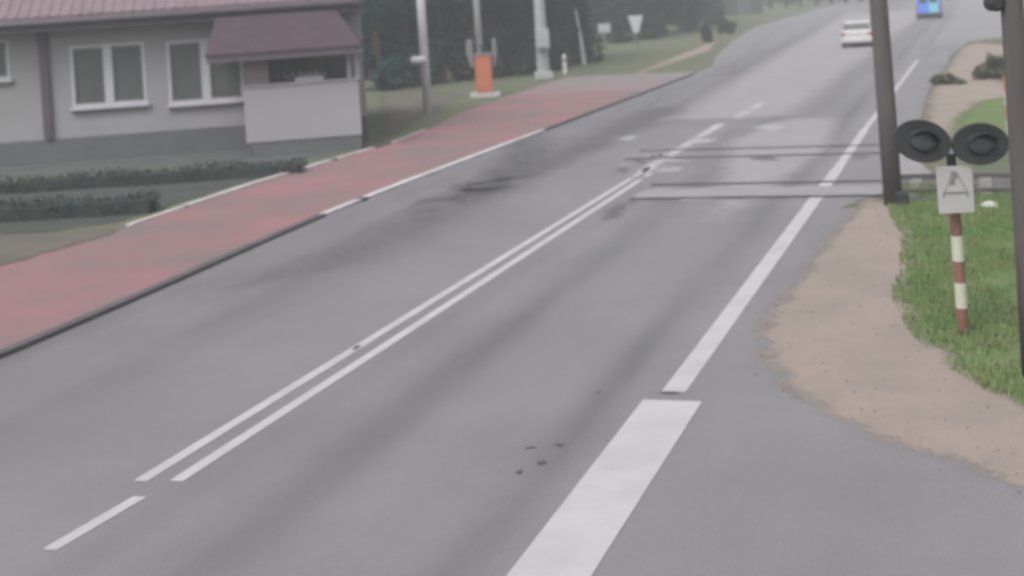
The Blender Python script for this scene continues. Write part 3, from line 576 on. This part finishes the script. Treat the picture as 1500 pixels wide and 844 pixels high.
# ------------------------------------------------------------------ poles on the right
b = g(1309, 301); Y = b.y; t = thing('utility_pole', b, 'dark wooden pole on the verge between the road and the round warning lights', 'pole')
r0_ = wpx(13.5, Y)
q = MB(); top_ = Vector((-.0, 0, 0)); dxl = -(22.5 - .065 * 300) / FPX * Y
q.tube([b, b + Vector((dxl * .5, 0, 1.9)), b + Vector((dxl * 1., 0, 3.8)), b + Vector((dxl * 2.4, 0, 9))], [r0_, r0_, r0_ * .95, r0_ * .8], 20); q.build('pole', M['wood'], t, smooth=True)
q = MB(); q.box(b.x - .02, b.x + .20, b.y - .28, b.y - .14, .02, .26); q.build('foot_clamp', M['black'], t, bevel=.02)
q = MB(); q.tube([b + Vector((-.9, 0, 8.3)), b + Vector((.8, 0, 8.3))], .06, 8); q.build('crossarm', M['wood'], t)
YR = 13.2
bx_ = pv(1508, 560, YR).x; b = Vector((bx_, YR, 0)); t = thing('utility_pole', b, 'dark stout pole cut by the right edge of the picture', 'pole')
Xa = pv(1482, 0, YR).x; za = pv(1482, 0, YR).z; Xb = pv(1503, 350, YR).x; zb_ = pv(1503, 350, YR).z
sl_ = (Xa - Xb) / (za - zb_); base = Vector((Xb - sl_ * zb_, YR, 0)); rr = wpx(16.5, YR)
t.location = base
q = MB(); q.tube([base, Vector((Xb, YR, zb_)), Vector((Xa, YR, za)), Vector((Xa + sl_ * 4, YR, za + 4))], [rr * 1.05, rr, rr * .98, rr * .85], 20); q.build('pole', M['wood'], t, smooth=True)
c = pv(1457, 4, YR); q = MB(); q.tube([c + Vector((0, -.10, 0)), c + Vector((0, -.06, 0)), c + Vector((0, .08, 0))], [.05, .085, .085], 16); q.tube([c, Vector((Xa, YR, c.z))], .02, 8); q.build('fitting', M['black'], t)
# second barrier machine behind the right pole
b = g(1483, 196); tb = thing('barrier_post', b, 'faded red and white post half hidden behind the right hand dark pole', 'post')
zz = pv(1474, 112, b.y).z
for i in range(4):
    q = MB(); q.tube([b + Vector((0, 0, zz * i / 4)), b + Vector((0, 0, zz * (i + 1) / 4))], .13, 10); q.build('red_band' if i % 2 else 'white_band', M['orange'] if i % 2 else M['sand'] if False else M['wkerb'], tb)
# ------------------------------------------------------------------ level crossing warning light
b = g(1412, 492); Y = b.y; t = thing('warning_light', b, 'striped post carrying two round dark signal lights and a white sign', 'warning light')
pr = wpx(8.5, Y); zf = lambda y: pv(1405, y, Y).z
lean = -(18.0 - .065 * 250) / FPX * Y / (zf(245))
PX = lambda z: b.x + lean * z
def seg(y1, y0, m, name, r=pr):
    z1, z0 = (zf(y1), max(0, zf(y0))); q = MB(); q.tube([(PX(z0), Y, z0), (PX(z1), Y, z1)], r, 18); return q.build(name, m, t, smooth=False)
seg(484, 497, M['black'], 'post_foot', pr * 1.1)
seg(451, 484, M['postred'], 'red_band', pr * .92); seg(414, 451, M['postwhite'], 'white_band'); seg(382, 414, M['postred'], 'red_band', pr * .92); seg(345, 382, M['postwhite'], 'white_band'); seg(312, 345, M['postred'], 'red_band', pr * .9); seg(225, 312, M['black'], 'upper_post', pr * .8)
YD = Y - .16
def plate_pt(x, y, Yp): v = pv(x, y, Yp); return v
q = MB(); cs = [plate_pt(*p, YD) for p in ((1376, 314), (1428, 311), (1424, 243), (1371, 244))]; q.prism(cs, (0, .02, 0)); sp = q.build('sign_plate', M['plate'], t, bevel=.004)
def on_plate(u, v, off):                      # 0..1 over the plate
    a = cs[0].lerp(cs[1], u); c_ = cs[3].lerp(cs[2], u); p = a.lerp(c_, v); return p + Vector((0, -off, 0))
def markp(pts, off=.004, name='pictogram'): q = MB(); q.prism([on_plate(u, v, off) for u, v in pts], (0, .003, 0)); q.build(name, M['mark'], sp)
markp([(.40, .90), (.58, .88), (.60, .74), (.41, .74)]); markp([(.38, .735), (.50, .735), (.50, .60), (.34, .60)])
m2 = mat('sign_pale_marks', (.31, .31, .305), .7, .08, 4)
q = MB(); q.prism([on_plate(u, v, .003) for u, v in ((.14, .42), (.40, .86), (.43, .80), (.24, .47))], (0, .002, 0)); q.prism([on_plate(u, v, .003) for u, v in ((.60, .86), (.86, .42), (.76, .47), (.58, .80))], (0, .002, 0)); q.build('pictogram', m2, sp)
markp([(.14, .455), (.84, .455), (.84, .41), (.14, .41)]); markp([(.14, .409), (.19, .409), (.17, .33), (.13, .33)]); markp([(.79, .409), (.84, .409), (.85, .33), (.81, .33)])
q = MB(); zt_ = zf(238); q.box(PX(zt_) - .34, PX(zt_) + .34, Y - .03, Y + .03, zf(214), zf(208)); q.build('crossbar', M['black'], t)
def disc(cx, cy, a, bb, tilt, label):
    c = plate_pt(cx, cy, YD - .02); A = wpx(a, YD); B = wpx(bb, YD); th = tilt
    def ring(s, y): return [c + Vector(((A * s * math.cos(k / 40 * 6.2832)) * math.cos(th) + (B * s * math.sin(k / 40 * 6.2832)) * math.sin(th), y, -(A * s * math.cos(k / 40 * 6.2832)) * math.sin(th) + (B * s * math.sin(k / 40 * 6.2832)) * math.cos(th))) for k in range(40)]
    def lathe(prof):
        q = MB(); n = 0
        for s, y in prof: q.v += ring(s, y)
        for i in range(len(prof) - 1):
            for k in range(40): k2 = (k + 1) % 40; q.f.append((i * 40 + k, i * 40 + k2, (i + 1) * 40 + k2, (i + 1) * 40 + k))
        q.f.append(tuple(range(39, -1, -1))); q.f.append(tuple((len(prof) - 1) * 40 + k for k in range(40))); return q
    d_ = lathe([(.97, .03), (1.0, .015), (1.0, -.005), (.97, -.02), (.60, -.012)]).build('target_board', M['black'], t)
    if label: d_['label'] = label
    lathe([(.44, -.05), (.44, -.04), (.50, -.032), (.50, -.0125)]).build('lamp_housing', M['grey2'], d_)
    lathe([(.1, -.078), (.25, -.072), (.40, -.058), (.42, -.0505)]).build('lens', M['lens'], d_, smooth=True)
    q = MB(); n = 14; r1 = []; r2 = []          # hood over the lens
    full = ring(.52, -.0126)
    for k in range(2, 19): p = full[k]; q_ = p
    idx = list(range(2, 19)); f2 = ring(.52, -.16); f3 = ring(.545, -.16); f4 = ring(.545, -.0126)
    for i in range(len(idx) - 1):
        k, k2 = idx[i], idx[i + 1]; kk = f2[k].lerp(full[k], 0 if 5 < k < 15 else .5)
        for s1, s2 in ((full, f2), (f2, f3), (f3, f4), (f4, full)): q.quad(s1[k], s1[k2], s2[k2], s2[k])
    q.build('hood', M['black'], d_)
M['grey2'] = mat('lamp_housing_paint', (.038, .042, .042), .6, .15, 4)
disc(1351, 207, 43, 31, math.radians(17), 'left round dark target board with unlit lamp')
disc(1436, 211, 42, 31, math.radians(3), 'right round dark target board with unlit lamp')
# stones
for px, py, r, lab in [(1497, 394, .05, 'pale stone at the foot of the right hand dark pole'), (1450, 306, .13, 'pale flat stone in the grass right of the white sign')]:
    b = g(px, py); q = MB(); ph = []; n = 8
    q.tube([b + Vector((0, 0, .0)), b + Vector((0, 0, .05)), b + Vector((.01, 0, .10)), b + Vector((.01, 0, .12))], [r, r * 1.15, r * .8, r * .3], 9)
    for v in q.v: v += Vector((random.uniform(-.01, .01), random.uniform(-.01, .01), random.uniform(-.01, .01)))
    tag(q.build('stone', M['stone']), lab, 'stone')
# ------------------------------------------------------------------ vehicles (built along +Y, seen from behind)
def loft(rows, name, m, parent, bevel=.04):      # rows: (y, halfwidth bottom, halfwidth top, z0, z1)
    q = MB(); n = 0
    for y, wb, wt_, z0, z1 in rows: q.v += [Vector((-wb, y, z0)), Vector((wb, y, z0)), Vector((wt_, y, z1)), Vector((-wt_, y, z1))]
    for i in range(len(rows) - 1):
        for k in range(4): k2 = (k + 1) % 4; q.f.append((i * 4 + k, i * 4 + k2, (i + 1) * 4 + k2, (i + 1) * 4 + k))
    q.f.append((3, 2, 1, 0)); e = (len(rows) - 1) * 4; q.f.append((e, e + 1, e + 2, e + 3))
    me = bpy.data.meshes.new(name); me.from_pydata([tuple(v) for v in q.v], [], q.f); me.materials.append(m); o = bpy.data.objects.new(name, me); C.objects.link(o); o.parent = parent
    if bevel: bmod = o.modifiers.new('bevel', 'BEVEL'); bmod.width = bevel; bmod.segments = 3
    return o
def wheel(parent, x, y, r):
    for nm, m, rr, ww in (('wheel', M['tyre'], r, .2),):
        q = MB(); q.tube([(x - ww / 2, y, r), (x + ww / 2, y, r)], rr, 20); me = bpy.data.meshes.new(nm); me.from_pydata([tuple(v) for v in q.v], [], q.f); me.materials.append(m); o = bpy.data.objects.new(nm, me); C.objects.link(o); o.parent = parent
        q = MB(); q.tube([(x - ww / 2 - .01, y, r), (x + ww / 2 + .01, y, r)], rr * .6, 14); me = bpy.data.meshes.new('rim'); me.from_pydata([tuple(v) for v in q.v], [], q.f); me.materials.append(M['grey']); o2 = bpy.data.objects.new('rim', me); C.objects.link(o2); o2.parent = o
def bx(name, m, parent, x0, x1, y0, y1, z0, z1, bevel=.015):
    q = MB(); q.box(x0, x1, y0, y1, z0, z1); me = bpy.data.meshes.new(name); me.from_pydata([tuple(v) for v in q.v], [], q.f); me.materials.append(m); o = bpy.data.objects.new(name, me); C.objects.link(o); o.parent = parent
    if bevel: bmod = o.modifiers.new('bevel', 'BEVEL'); bmod.width = bevel; bmod.segments = 2
    return o
cb = g(1256, 70); car = thing('parked_car' if False else 'car', cb, 'small white car driving away on the far part of the road', 'car'); car.rotation_euler = (0, 0, -AZ)
loft([(0, .80, .84, .32, .92), (.12, .86, .88, .24, .97), (3.2, .86, .88, .24, .92), (4.1, .80, .80, .26, .72)], 'body', M['carwhite'], car, .06)
loft([(.12, .83, .60, .93, .96), (.5, .83, .66, .9, 1.40), (1.3, .83, .68, .9, 1.46), (2.2, .83, .66, .9, 1.42), (3.0, .8, .62, .88, .93)], 'cabin', M['carwhite'], car, .03)
q = MB(); q.quad((-.80, .10, .90), (.80, .10, .90), (.64, .47, 1.34), (-.64, .47, 1.34)); q.v = [v + Vector((0, -.03, 0)) for v in q.v]
me = bpy.data.meshes.new('rear_window'); me.from_pydata([tuple(v) for v in q.v], [], q.f); me.materials.append(M['carglass']); o = bpy.data.objects.new('rear_window', me); C.objects.link(o); o.parent = car
for s_ in (-1, 1): 
    q = MB(); q.quad((s_ * .835, .55, .97), (s_ * .835, 2.6, .96), (s_ * .70, 2.0, 1.36), (s_ * .715, .75, 1.36)); me = bpy.data.meshes.new('side_window'); me.from_pydata([tuple(v) for v in q.v], [], q.f); me.materials.append(M['carglass']); o = bpy.data.objects.new('side_window', me); C.objects.link(o); o.parent = car
bx('bumper', M['carwhite'], car, -.84, .84, -.08, .1, .3, .56, .04)
bx('number_plate', M['pwhite'], car, -.26, .26, -.1, -.082, .42, .53, 0)
for s_ in (-1, 1): bx('tail_lamp', M['tail'], car, min(s_ * .82, s_ * .62), max(s_ * .82, s_ * .62), -.03, .05, .68, .86)
bx('underbody', M['tyre'], car, -.78, .78, .1, 3.9, .16, .3, 0)
for s_ in (-1, 1):
    for y in (.7, 3.2): wheel(car, s_ * .76, y, .31)
vb = g(1361, 28); van = thing('van', vb, 'bright blue van at the far end of the road, beyond the white car', 'van'); van.rotation_euler = (0, 0, -AZ)
loft([(0, .98, .90, .32, 2.15), (3.6, .98, .90, .32, 2.15), (4.3, .96, .84, .32, 1.35), (5.1, .9, .8, .32, 1.1)], 'body', M['blue'], van, .06)
bx('rear_door', M['bluelight'], van, .02, .82, -.03, -.002, .5, 1.95); bx('rear_door', M['blue'], van, -.82, -.02, -.03, -.002, .5, 1.95)
for s_ in (-1, 1): bx('rear_window', M['carglass'], van, min(s_ * .1, s_ * .72), max(s_ * .1, s_ * .72), -.045, -.031, 1.35, 1.85, 0); bx('tail_lamp', M['tail'], van, min(s_ * .84, s_ * .94), max(s_ * .84, s_ * .94), -.03, .02, .7, 1.2)
bx('bumper', M['tyre'], van, -1.0, 1.0, -.12, .1, .28, .5, .03)
bx('underbody', M['tyre'], van, -.9, .9, .1, 4.9, .16, .32, 0)
for s_ in (-1, 1):
    for y in (.9, 4.1): wheel(van, s_ * .88, y, .36)
# ------------------------------------------------------------------ haze
q = MB(); q.box(-930, 930, -90, 1530, -1, 16); hz = q.build('haze', M['glass']); hz['kind'] = 'stuff'
hm = bpy.data.materials.new('haze_air'); hm.use_nodes = True; t_ = hm.node_tree; t_.nodes.remove(t_.nodes['Principled BSDF'])
pvn = t_.nodes.new('ShaderNodeVolumePrincipled'); pvn.inputs['Color'].default_value = (.93, .95, .97, 1); pvn.inputs['Density'].default_value = HAZE
t_.links.new(pvn.outputs[0], t_.nodes['Material Output'].inputs['Volume']); hz.data.materials.clear(); hz.data.materials.append(hm)
